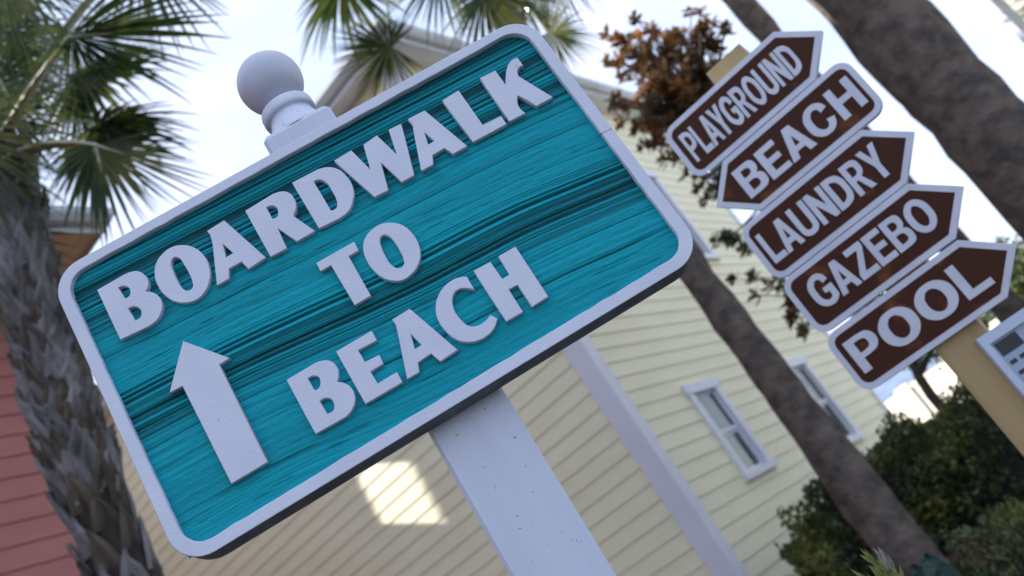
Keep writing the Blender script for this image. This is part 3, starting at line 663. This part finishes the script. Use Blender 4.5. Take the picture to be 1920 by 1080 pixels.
# ------------------------------------------------------------------ palms
def fan(mb, hub, d, nrm, R, nseg=44, spread=150, droop=.35, rnd=None, fold=.25, width=1.0):
    """costapalmate blade: folded leaflets joined near the hub, free and drooping at their tips"""
    rnd = rnd or RN; d = d.normalized(); side = d.cross(nrm).normalized(); nrm = side.cross(d).normalized()
    for k in range(nseg):
        th = math.radians(-spread + 2 * spread * k / (nseg - 1)) + rnd.uniform(-.045, .045)
        c_ = abs(th) / math.radians(spread)
        Rk = R * (1.0 - .32 * c_ ** 1.5) * rnd.uniform(.78, 1.08)
        dirn = d * math.cos(th) + side * math.sin(th) - nrm * (fold * (abs(math.sin(th)))) ; dirn.normalize()
        o0 = hub + d * (R * .10 * (1 - c_))
        dr = droop * rnd.uniform(.5, 1.5); tw = rnd.uniform(-.2, .2)
        wmax = width * Rk * math.radians(2 * spread / (nseg - 1)) * .46 * .55
        prof = ((0, .15), (.22, .62), (.45, 1.0), (.7, .62), (.88, .30), (1, .02))
        b0 = len(mb.v); lat = dirn.cross(nrm).normalized()
        for (f_, wv) in prof:
            p = o0 + dirn * (Rk * f_) - ZZ * (dr * Rk * max(0, f_ - .30) ** 1.8) + lat * (tw * Rk * .15 * max(0, f_ - .45) ** 2)
            ww_ = wmax * wv; up_ = nrm * (ww_ * .55)
            mb.v += [tuple(p - lat * ww_ - up_), tuple(p), tuple(p + lat * ww_ - up_)]
        for i in range(len(prof) - 1):
            a = b0 + 3 * i
            mb.f.append((a, a + 1, a + 4, a + 3)); mb.f.append((a + 1, a + 2, a + 5, a + 4)); mb.mi += [0, 0]
def frond(parent, base, hub, R, droop=.4, spread=150, nseg=44, sag=.25, seed=1, face=None, fold=.25, pr=.013, dirv=None):
    rnd = random.Random(seed)
    face = ((hub - CAM).normalized() * .75 + ZZ * .65) if face is True else face
    v = hub - base; pts = []
    for i in range(9):
        f_ = i / 8; pts.append(base + v * f_ + ZZ * (sag * v.length * 4 * f_ * (1 - f_) * .5))
    d = (pts[-1] - pts[-2]).normalized() if dirv is None else Vector(dirv).normalized()
    nr = Vector((0, 0, 1)) if face is None else Vector(face)
    if abs(d.dot(nr.normalized())) > .93: nr = nr + Vector((.6, -.4, .1))
    mb = MB(); fan(mb, hub, d, nr, R, nseg, spread, droop, rnd, fold)
    o = mb.build('frond', M['palm']); at_parent(o, parent)
    pm = MB(); pm.tube(pts + [hub + d * R * .3], [pr * (1.5 - .9 * i / 9) for i in range(10)], 6)
    p = pm.build('petiole', M['petiole'], None, True); p.parent = o
    return o
def trunk(name, parent, pts, rad, mt, jitter=.05, n=20, seed=1):
    rnd = random.Random(seed); P_, R_ = [], []
    N_ = 60
    for i in range(N_ + 1):
        f_ = i / N_ * (len(pts) - 1); a = min(int(f_), len(pts) - 2); g_ = f_ - a
        P_.append(Vector(pts[a]) * (1 - g_) + Vector(pts[a + 1]) * g_); R_.append((rad[a] * (1 - g_) + rad[a + 1] * g_) * (1 + rnd.uniform(-jitter, jitter) * .5))
    T = [[1 + rnd.uniform(-jitter, jitter) for k in range(n)] for i in range(N_ + 1)]
    mb = MB(); mb.tube(P_, R_, n, jit=lambda i, k: T[i][k]); o = mb.build(name, mt, None, True); at_parent(o, parent); return o

# left palm, its trunk armoured with old leaf bases
def lp(px, py): return far(px, py, 4.7)
LPp = [pol(-29.3, 4.9, 0), pol(-28.6, 4.85, 1.2), pol(-28.3, 4.8, CAMZ + .36 * 4.8), pol(-27.9, 4.8, CAMZ + .47 * 4.8), pol(-27.2, 4.8, CAMZ + .563 * 4.8), pol(-26.3, 4.8, CAMZ + .70 * 4.8), pol(-25.4, 4.8, CAMZ + .80 * 4.8)]
lpalm = empty('palm_tree', LPp[0], 'shaggy cabbage palm with pointed old leaf bases on its trunk, at the left edge', 'palm tree')
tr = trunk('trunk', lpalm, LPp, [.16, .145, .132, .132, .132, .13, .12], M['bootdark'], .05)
rb = random.Random(11); mb = MB()
def along(f_):
    f_ *= len(LPp) - 1; a = min(int(f_), len(LPp) - 2); g_ = f_ - a; return LPp[a] * (1 - g_) + LPp[a + 1] * g_
nb_ = 420; ga = 2.39996
for i in range(nb_):
    f_ = .10 + .90 * i / nb_; c_ = along(f_); t_ = (along(min(1, f_ + .02)) - along(f_ - .02)).normalized()
    a = i * ga + rb.uniform(-.12, .12); e1 = t_.orthogonal().normalized(); e2 = t_.cross(e1)
    out_ = e1 * math.cos(a) + e2 * math.sin(a); lat = t_.cross(out_)
    L_ = rb.uniform(.16, .29); w0 = rb.uniform(.040, .062); lean = rb.uniform(.12, .34); skew = rb.uniform(-.35, .35)
    splay = rb.uniform(.0, .022)
    mi_ = 1 if rb.random() < .38 - .0 * i else 0
    for sgn in (-1, 1):                                     # each leaf base splits into a V of two straps
        root = c_ + out_ * (.112 + rb.uniform(0, .012)) + lat * (sgn * w0 * .9); k_l = L_ * rb.uniform(.8, 1.05)
        tip = c_ + out_ * (.122 + lean * .16 + splay) + lat * (-sgn * w0 * .1 + skew * .08) + t_ * k_l
        midp = (root + tip) / 2 + out_ * rb.uniform(.004, .018)
        b0 = len(mb.v)
        for (p, ww_, th_) in ((root - t_ * .03, .034, .012), (midp, .027, .018), (tip - t_ * .012, .012, .012), (tip + out_ * .010, .005, .004)):
            l2 = lat
            mb.v += [tuple(p - l2 * ww_), tuple(p + out_ * th_), tuple(p + l2 * ww_), tuple(p - out_ * th_)]
        for s_ in range(3):
            for k in range(4):
                q1 = b0 + s_ * 4 + k; q2 = b0 + s_ * 4 + (k + 1) % 4; mb.f.append((q1, q2, q2 + 4, q1 + 4)); mb.mi.append(mi_)
        mb.f.append((b0 + 12, b0 + 13, b0 + 14, b0 + 15)); mb.mi.append(mi_)
o = mb.build('leaf_bases', [M['boot'], M['bootbrown']]); o.parent = tr
crown = LPp[-1] + ZZ * .1
LF = [ # hub pixel, distance, radius, droop, spread, sag, seed, direction as a pixel and its distance change
 ((128, 70), 3.7, .72, .22, 48, .05, 1, (320, 50, .2)), ((133, 60), 3.75, .30, .4, 120, .02, 101, (150, 120, .1)), ((178, 272), 4.1, .62, .06, 34, .25, 2, (330, 320, 0)), ((178, 272), 4.15, .58, .25, 42, .2, 22, (215, 420, 0)), ((178, 272), 4.15, .50, .3, 50, .2, 23, (150, 420, 0)),
 ((0, 150), 4.5, .50, .4, 150, .2, 3, (60, 280, 0)), ((-60, 60), 4.6, .66, .4, 150, .2, 4, (-20, 240, 0)), ((260, -90), 4.5, .72, .25, 100, .2, 5, (380, 20, 0)), ((40, -60), 4.9, .66, .4, 150, .2, 6, (60, 100, 0)), ((-90, 250), 4.5, .66, .4, 150, .2, 7, (40, 330, 0)),
 ((-10, 330), 4.7, .42, .5, 150, .2, 9, (50, 430, 0)), ((0, 60), 5.2, .66, .4, 150, .2, 10, (80, 130, 0)), ((330, -130), 5.0, .6, .3, 110, .2, 12, (400, -20, 0)), ((0, -30), 4.4, .6, .4, 150, .2, 13, (60, 60, 0)), ((-40, 130), 5.2, .7, .4, 150, .2, 14, (20, 280, 0)), ((10, 210), 4.9, .5, .4, 140, .2, 15, (80, 300, 0))]
for (hx, hy), dd, R_, dr, sp_, sg_, sd, (tx, ty, td) in LF:
    cb = far(-30, 315, 4.85) if sd in (1, 101) else (far(-30, 340, 4.7) if sd in (2, 22, 23, 102) else crown); ns_ = 12 if sd == 23 else (22 if sd == 22 else 0)
    hub = far(hx, hy, dd); tgt = far(tx, ty, dd + td); frond(lpalm, cb, hub, R_, dr, sp_, ns_ or max(24, int(64 * sp_ / 130)), sg_, sd, dirv=(tgt - hub), pr=.016, face=True)
for k in range(9):   # the rest of the crown, above and behind the frame
    a = RN.uniform(0, 6.28); hub = crown + Vector((math.cos(a) * .9 - .5, math.sin(a) * .9 + .5, RN.uniform(.5, 1.3)))
    frond(lpalm, crown, hub, .7, .5, 150, 34, .2, 50 + k)

def smooth_palm(az, dist, zbase, ztop, rad, label, hubs=(), seed=1, lean=(0, 0), extra=8, group=None):
    b_ = pol(az, dist, zbase); tp = pol(az, dist, ztop) + Vector((lean[0], lean[1], 0))
    e0 = empty('palm_tree', b_, label, 'palm tree', group)
    n_ = len(rad); pts = [b_ - ZZ * .1] + [b_ + (tp - b_) * (i / (n_ - 1)) for i in range(1, n_)]
    trunk('trunk', e0, pts, rad, M['bark'], .085, 22, seed)
    rn = random.Random(seed)
    for i, ((hx, hy), dd, R_, dr, (tx, ty, td)) in enumerate(hubs):
        hub = far(hx, hy, dd); tgt = far(tx, ty, dd + td); frond(e0, tp, hub, R_, dr, 140, 60, .25, seed * 20 + i, dirv=(tgt - hub), face=True)
    for k in range(extra):
        a = 2 * math.pi * k / max(1, extra) + rn.uniform(-.3, .3); el = rn.uniform(.0, 1.1)
        hub = tp + Vector((math.cos(a) * math.cos(el), math.sin(a) * math.cos(el), math.sin(el))) * 1.0
        frond(e0, tp, hub, .75, .5, 150, 34, .15, seed * 40 + k)
    return e0
smooth_palm(10.0, 6.5, 0, CAMZ + 5.75, [.20, .165, .125, .115, .115, .115, .115, .12], 'slender bare-trunked palm crossing the yellow house, its crown above the teal sign',
    [((735, 88), 6.0, .50, .22, (650, 100, 0)), ((910, -25), 5.9, .60, .3, (890, 60, 0)), ((1030, 60), 6.3, .42, .25, (1100, 85, 0)), ((1040, -60), 6.2, .45, .3, (1100, -20, 0)), ((830, -60), 5.7, .50, .3, (780, 0, 0)), ((980, -10), 6.8, .45, .4, (990, 90, 0)), ((660, -60), 6.1, .40, .3, (600, -20, 0))], 3, extra=5)
smooth_palm(22.36, 10.0, 0, 10.5, [.16, .14, .13, .128, .128, .128], 'bare palm trunk passing behind the brown arrow boards', seed=4, extra=8)
smooth_palm(27.5, 7.0, 0, 11.0, [.33, .29, .268, .261, .261, .261], 'thick dark palm trunk at the right edge, right of the brown boards', seed=5, extra=8)

# ------------------------------------------------------------------ shrubs and trees
def leaf(mb, p, d, n, l, w_, mi=0):
    s = d.cross(n)
    if s.length < 1e-4: s = d.orthogonal()
    s = s.normalized() * w_ / 2
    mb.face([p, p + d * l * .45 + s, p + d * l, p + d * l * .45 - s], mi)
def rdir(r):
    while True:
        v = Vector((r.uniform(-1, 1), r.uniform(-1, 1), r.uniform(-1, 1)))
        if .1 < v.length < 1: return v.normalized()
def shrub(name, label, lobes, nleaf, ll, lw, mt, seed, cat='shrub', group=None, core=.80):
    r = random.Random(seed); c0 = lobes[0][0]
    e0 = empty(name, Vector((c0.x, c0.y, gh(c0.x, c0.y))), label, cat, group)
    mb = MB(); tot = sum(R_.x * R_.z for _, R_ in lobes)
    for c_, R_ in lobes:
        for i in range(int(nleaf * R_.x * R_.z / tot)):
            v = rdir(r)
            bump_ = 1 + .13 * math.sin(v.x * 7 + seed) * math.sin(v.z * 8 + v.y * 6) + .07 * math.sin(v.x * 17 + v.z * 15)
            rad_ = bump_ * (1 - abs(r.gauss(0, .11))) + (r.random() < .04) * r.uniform(0, .10)
            p = c_ + Vector((v.x * R_.x, v.y * R_.y, v.z * R_.z)) * rad_
            if p.z < .03: continue
            d = (v * .7 + rdir(r) + ZZ * .35).normalized(); leaf(mb, p, d, rdir(r), ll * r.uniform(.6, 1.25), lw * r.uniform(.7, 1.2))
    at_parent(mb.build('foliage', mt), e0)
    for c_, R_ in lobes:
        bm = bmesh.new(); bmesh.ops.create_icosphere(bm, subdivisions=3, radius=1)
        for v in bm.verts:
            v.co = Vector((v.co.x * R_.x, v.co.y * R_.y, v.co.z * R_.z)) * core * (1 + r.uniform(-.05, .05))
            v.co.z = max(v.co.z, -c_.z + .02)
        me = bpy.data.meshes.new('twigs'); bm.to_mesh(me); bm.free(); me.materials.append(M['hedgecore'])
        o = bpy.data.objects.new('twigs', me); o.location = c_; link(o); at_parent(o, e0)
    return e0
V3 = Vector
shrub('hedge', 'large dark round clipped shrub behind the slender palm trunk', [(pol(10.3, 8.2, .6), V3((1.0, .8, .90))), (pol(14.2, 8.5, .6), V3((1.0, .8, .84)))], 52000, .055, .032, M['hedge'], 21)
shrub('hedge', 'taller dark shrub at the right edge, behind the tan post', [(pol(20.0, 8.0, .6), V3((1.05, .8, .84))), (pol(24, 8.6, .6), V3((1.0, .8, 1.0)))], 40000, .055, .03, M['hedge'], 22)
shrub('shrub', 'low olive shrub at the lower right corner, in front of the dark ones', [(pol(15.2, 4.4, .5), V3((.50, .4, .47)))], 9000, .04, .018, M['hedge'], 23)
# thin curved tree in front of the white wall
e0 = empty('thin_tree', pol(16.6, 11.5, 0), 'thin curved tree with yellow-green leaves, before the white wall under the POOL board', 'tree')
mb = MB(); mb.tube([far(1812, 812, 11.5) - ZZ * 1.1, far(1812, 812, 11.5), far(1780, 780, 11.5), far(1745, 740, 11.5), far(1722, 705, 11.5), far(1712, 680, 11.5), far(1700, 640, 11.5)], [.10, .075, .065, .06, .055, .05, .04], 8)
mb.tube([far(1722, 705, 11.5), far(1740, 670, 11.5), far(1752, 640, 11.5)], [.045, .035, .02], 6)
at_parent(mb.build('trunk', M['branch'], None, True), e0)
r = random.Random(5); mb = MB()
for i in range(2600):
    c_ = r.choice([far(1745, 645, 11.5), far(1700, 640, 11.6), far(1690, 600, 11.4), far(1760, 600, 11.3), far(1780, 560, 11.5), far(1700, 540, 11.8)])
    leaf(mb, c_ + rdir(r) * r.uniform(0, .33), rdir(r), rdir(r), r.uniform(.05, .10), .035)
at_parent(mb.build('foliage', M['lightleaf']), e0)
# far-off greenery
r = random.Random(9)
def far_tree(az, dist, h, R_, label, seed):
    r = random.Random(seed); b_ = pol(az, dist, 0); e0 = empty('tree', b_, label, 'tree', 'far trees beyond the garden wall')
    mb = MB(); mb.tube([b_, b_ + ZZ * h * .7], [.2, .1], 7); at_parent(mb.build('trunk', M['branch']), e0)
    mb = MB(); lob = [b_ + ZZ * (h - R_) + rdir(r) * R_ * .6 for k in range(9)]
    for i in range(3800):
        c_ = r.choice(lob); leaf(mb, c_ + rdir(r) * R_ * .55 * r.random() ** .4, rdir(r), rdir(r), r.uniform(.18, .34), .16)
    at_parent(mb.build('crown', M['hedge']), e0)
far_tree(16.0, 40, 4.2, 1.9, 'far green tree top above the white wall, behind the thin curved tree', 1)
far_tree(19.6, 42, 3.9, 1.9, 'far green tree behind the tan post', 2)
far_tree(24.0, 38, 5.2, 2.3, 'far green tree seen between the brown boards and the thick trunk', 3)

# magnolia: whorls of leathery leaves on branching twigs
mg = empty('magnolia_tree', pol(20.6, 7.9, 0), 'bronze-leaved magnolia between the teal sign and the brown boards', 'tree')
r = random.Random(17)
mtk = [pol(20.6, 7.9, 0), pol(20.4, 7.9, 1.2), pol(19.4, 7.9, 2.4), pol(17.8, 7.85, 3.6), pol(16.5, 7.8, 4.6), pol(16.4, 7.8, 5.1)]
mb = MB(); mb.tube(mtk, [.10, .085, .07, .055, .035, .015], 9); mt_ = mb.build('trunk', M['branch'], None, True); at_parent(mt_, mg)
tips = []
clus = [ # centre pixel, spread px (x, y), whorls, distance jitter
 ((1285, 70), (50, 38), 16), ((1200, 90), (52, 42), 16), ((1250, 130), (80, 45), 26), ((1310, 110), (45, 55), 16), ((1155, 115), (16, 16), 3), ((1235, 180), (65, 40), 20), ((1205, 215), (40, 28), 11),
 ((1300, 170), (45, 35), 11), ((1225, 250), (42, 26), 11), ((1290, 230), (45, 35), 8), ((1270, 285), (30, 22), 7), ((1330, 330), (35, 30), 7), ((1305, 375), (10, 8), 1), ((1350, 360), (22, 22), 4),
 ((1365, 450), (26, 14), 4), ((1375, 522), (9, 6), 1), ((1405, 520), (10, 6), 1), ((1395, 470), (14, 10), 2), ((1482, 575), (12, 20), 3), ((1450, 530), (30, 24), 4), ((1500, 600), (30, 20), 3),
 ((1400, 200), (60, 60), 10), ((1420, 330), (60, 60), 10)]
for (cx, cy), (sx_, sy_), n_ in clus:
    for k in range(int(n_ * 1.45)):
        x, y = cx + max(-1.3, min(1.3, r.gauss(0, .62))) * sx_, cy + max(-1.3, min(1.3, r.gauss(0, .62))) * sy_
        tips.append(far(x, y, 7.75 + r.uniform(-.55, .55)))
mb = MB(); lf = MB(); lg = MB()
for tpn in tips:
    k = min(range(1, 6), key=lambda i: (mtk[i] - tpn).length + abs(mtk[i].z - tpn.z + .6)); b_ = mtk[k]
    mid_ = b_ * .45 + tpn * .55 - ZZ * .08 + rdir(r) * .06
    mb.tube([b_, mid_, tpn], [.018, .010, .004], 4, cap=False)
    d0 = (tpn - mid_).normalized() + ZZ * .5; d0.normalize(); e1 = d0.orthogonal().normalized(); e2 = d0.cross(e1)
    for q_ in range(r.randint(11, 16)):
        a = q_ * 2.4; el = r.uniform(-.15, .9); dd = (e1 * math.cos(a) + e2 * math.sin(a)) * math.cos(el) + d0 * math.sin(el)
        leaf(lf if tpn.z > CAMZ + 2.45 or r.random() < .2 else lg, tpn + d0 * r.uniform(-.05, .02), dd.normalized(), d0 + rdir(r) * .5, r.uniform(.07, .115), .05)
at_parent(mb.build('branch', M['branch']), mg)
at_parent(lf.build('foliage', M['magn']), mg); at_parent(lg.build('foliage', M['maggreen']), mg)

# near sprig of narrow leaves poking up at the lower right, on a shrub that stands below the frame
spb = pol(9.5, 1.75, 0)
sb = empty('sprig_shrub', spb, 'pale green sprig of narrow pointed leaves in sharp focus at the lower edge', 'shrub')
r = random.Random(31); st = MB(); lf = MB(); gb = MB()
top = far(1648, 1075, 1.55)
tw_ = [(far(1640, 1055, 1.55), (-.28, .05, 1), 0), (far(1668, 1068, 1.56), (.12, .1, 1), 1), (far(1662, 1052, 1.57), (.02, 0, 1), 1), (far(1655, 1085, 1.53), (0, 0, 1), 0), (far(1630, 1092, 1.55), (-.4, 0, .8), 0)]
for p, dv, kd in tw_:
    st.tube([spb + V3((r.uniform(-.03, .03), 0, 0)), (spb * .4 + p * .6) + V3((r.uniform(-.02, .02), r.uniform(-.02, .02), -.05)), p - ZZ * .05, p], [.006, .005, .003, .002], 6)
    d0 = V3(dv).normalized(); e1 = d0.orthogonal().normalized(); e2 = d0.cross(e1)
    for q_ in range(14):
        a = q_ * 2.4; sp2 = .15 + .5 * (q_ / 14); dd = (d0 + (e1 * math.cos(a) + e2 * math.sin(a)) * sp2).normalized()
        leaf(gb if (kd and q_ < 6) else lf, p - d0 * (.004 * q_), dd, e1 * math.sin(a) - e2 * math.cos(a) + rdir(r) * .3, r.uniform(.022, .036), .0075)
for k in range(500):
    p = spb * .2 + far(1665, 1130, 1.6) * .8 + V3((r.uniform(-.16, .16), r.uniform(-.12, .12), r.uniform(-.35, -.03))); leaf(lf, p, (rdir(r) + ZZ * .8).normalized(), rdir(r), .035, .009)
at_parent(st.build('stem', M['branch'], None, True), sb); at_parent(lf.build('foliage', M['sprig']), sb); at_parent(gb.build('bud', M['budgrey']), sb)
# dark teal broad leaves just behind it
tb = pol(12.2, 2.3, 0); te = empty('broadleaf_plant', tb, 'dark teal broad-leaved plant beside the pale sprig at the lower edge', 'plant')
lf = MB(); r = random.Random(8); st = MB()
for (px_, py_, ang, L_) in ((1742, 1080, .15, .12), (1715, 1100, -.5, .12), (1775, 1100, .7, .12), (1750, 1110, .1, .12)):
    tip = far(px_, py_ - 45, 2.3); root = tip - ZZ * L_ + V3((-ang * .06, 0, 0)); st.tube([tb, (tb + root) / 2 + V3((0, 0, .1)), root], [.005, .004, .003], 5)
    d_ = tip - root; wv = CR * .045; mid_ = root + d_ * .5 + NS * .01
    N7 = 8; prev = None
    for i in range(N7 + 1):
        f_ = i / N7; ww_ = .042 * math.sin(math.pi * (f_ ** .8)) ** .7 + .001; c_ = root + d_ * f_ + NS * (.02 * f_ * f_); cur = (c_ - CR * ww_, c_ + NS * .008, c_ + CR * ww_)
        if prev: lf.face([prev[0], prev[1], cur[1], cur[0]]); lf.face([prev[1], prev[2], cur[2], cur[1]])
        prev = cur
at_parent(lf.build('foliage', M['tealleaf']), te); at_parent(st.build('stem', M['branch']), te)
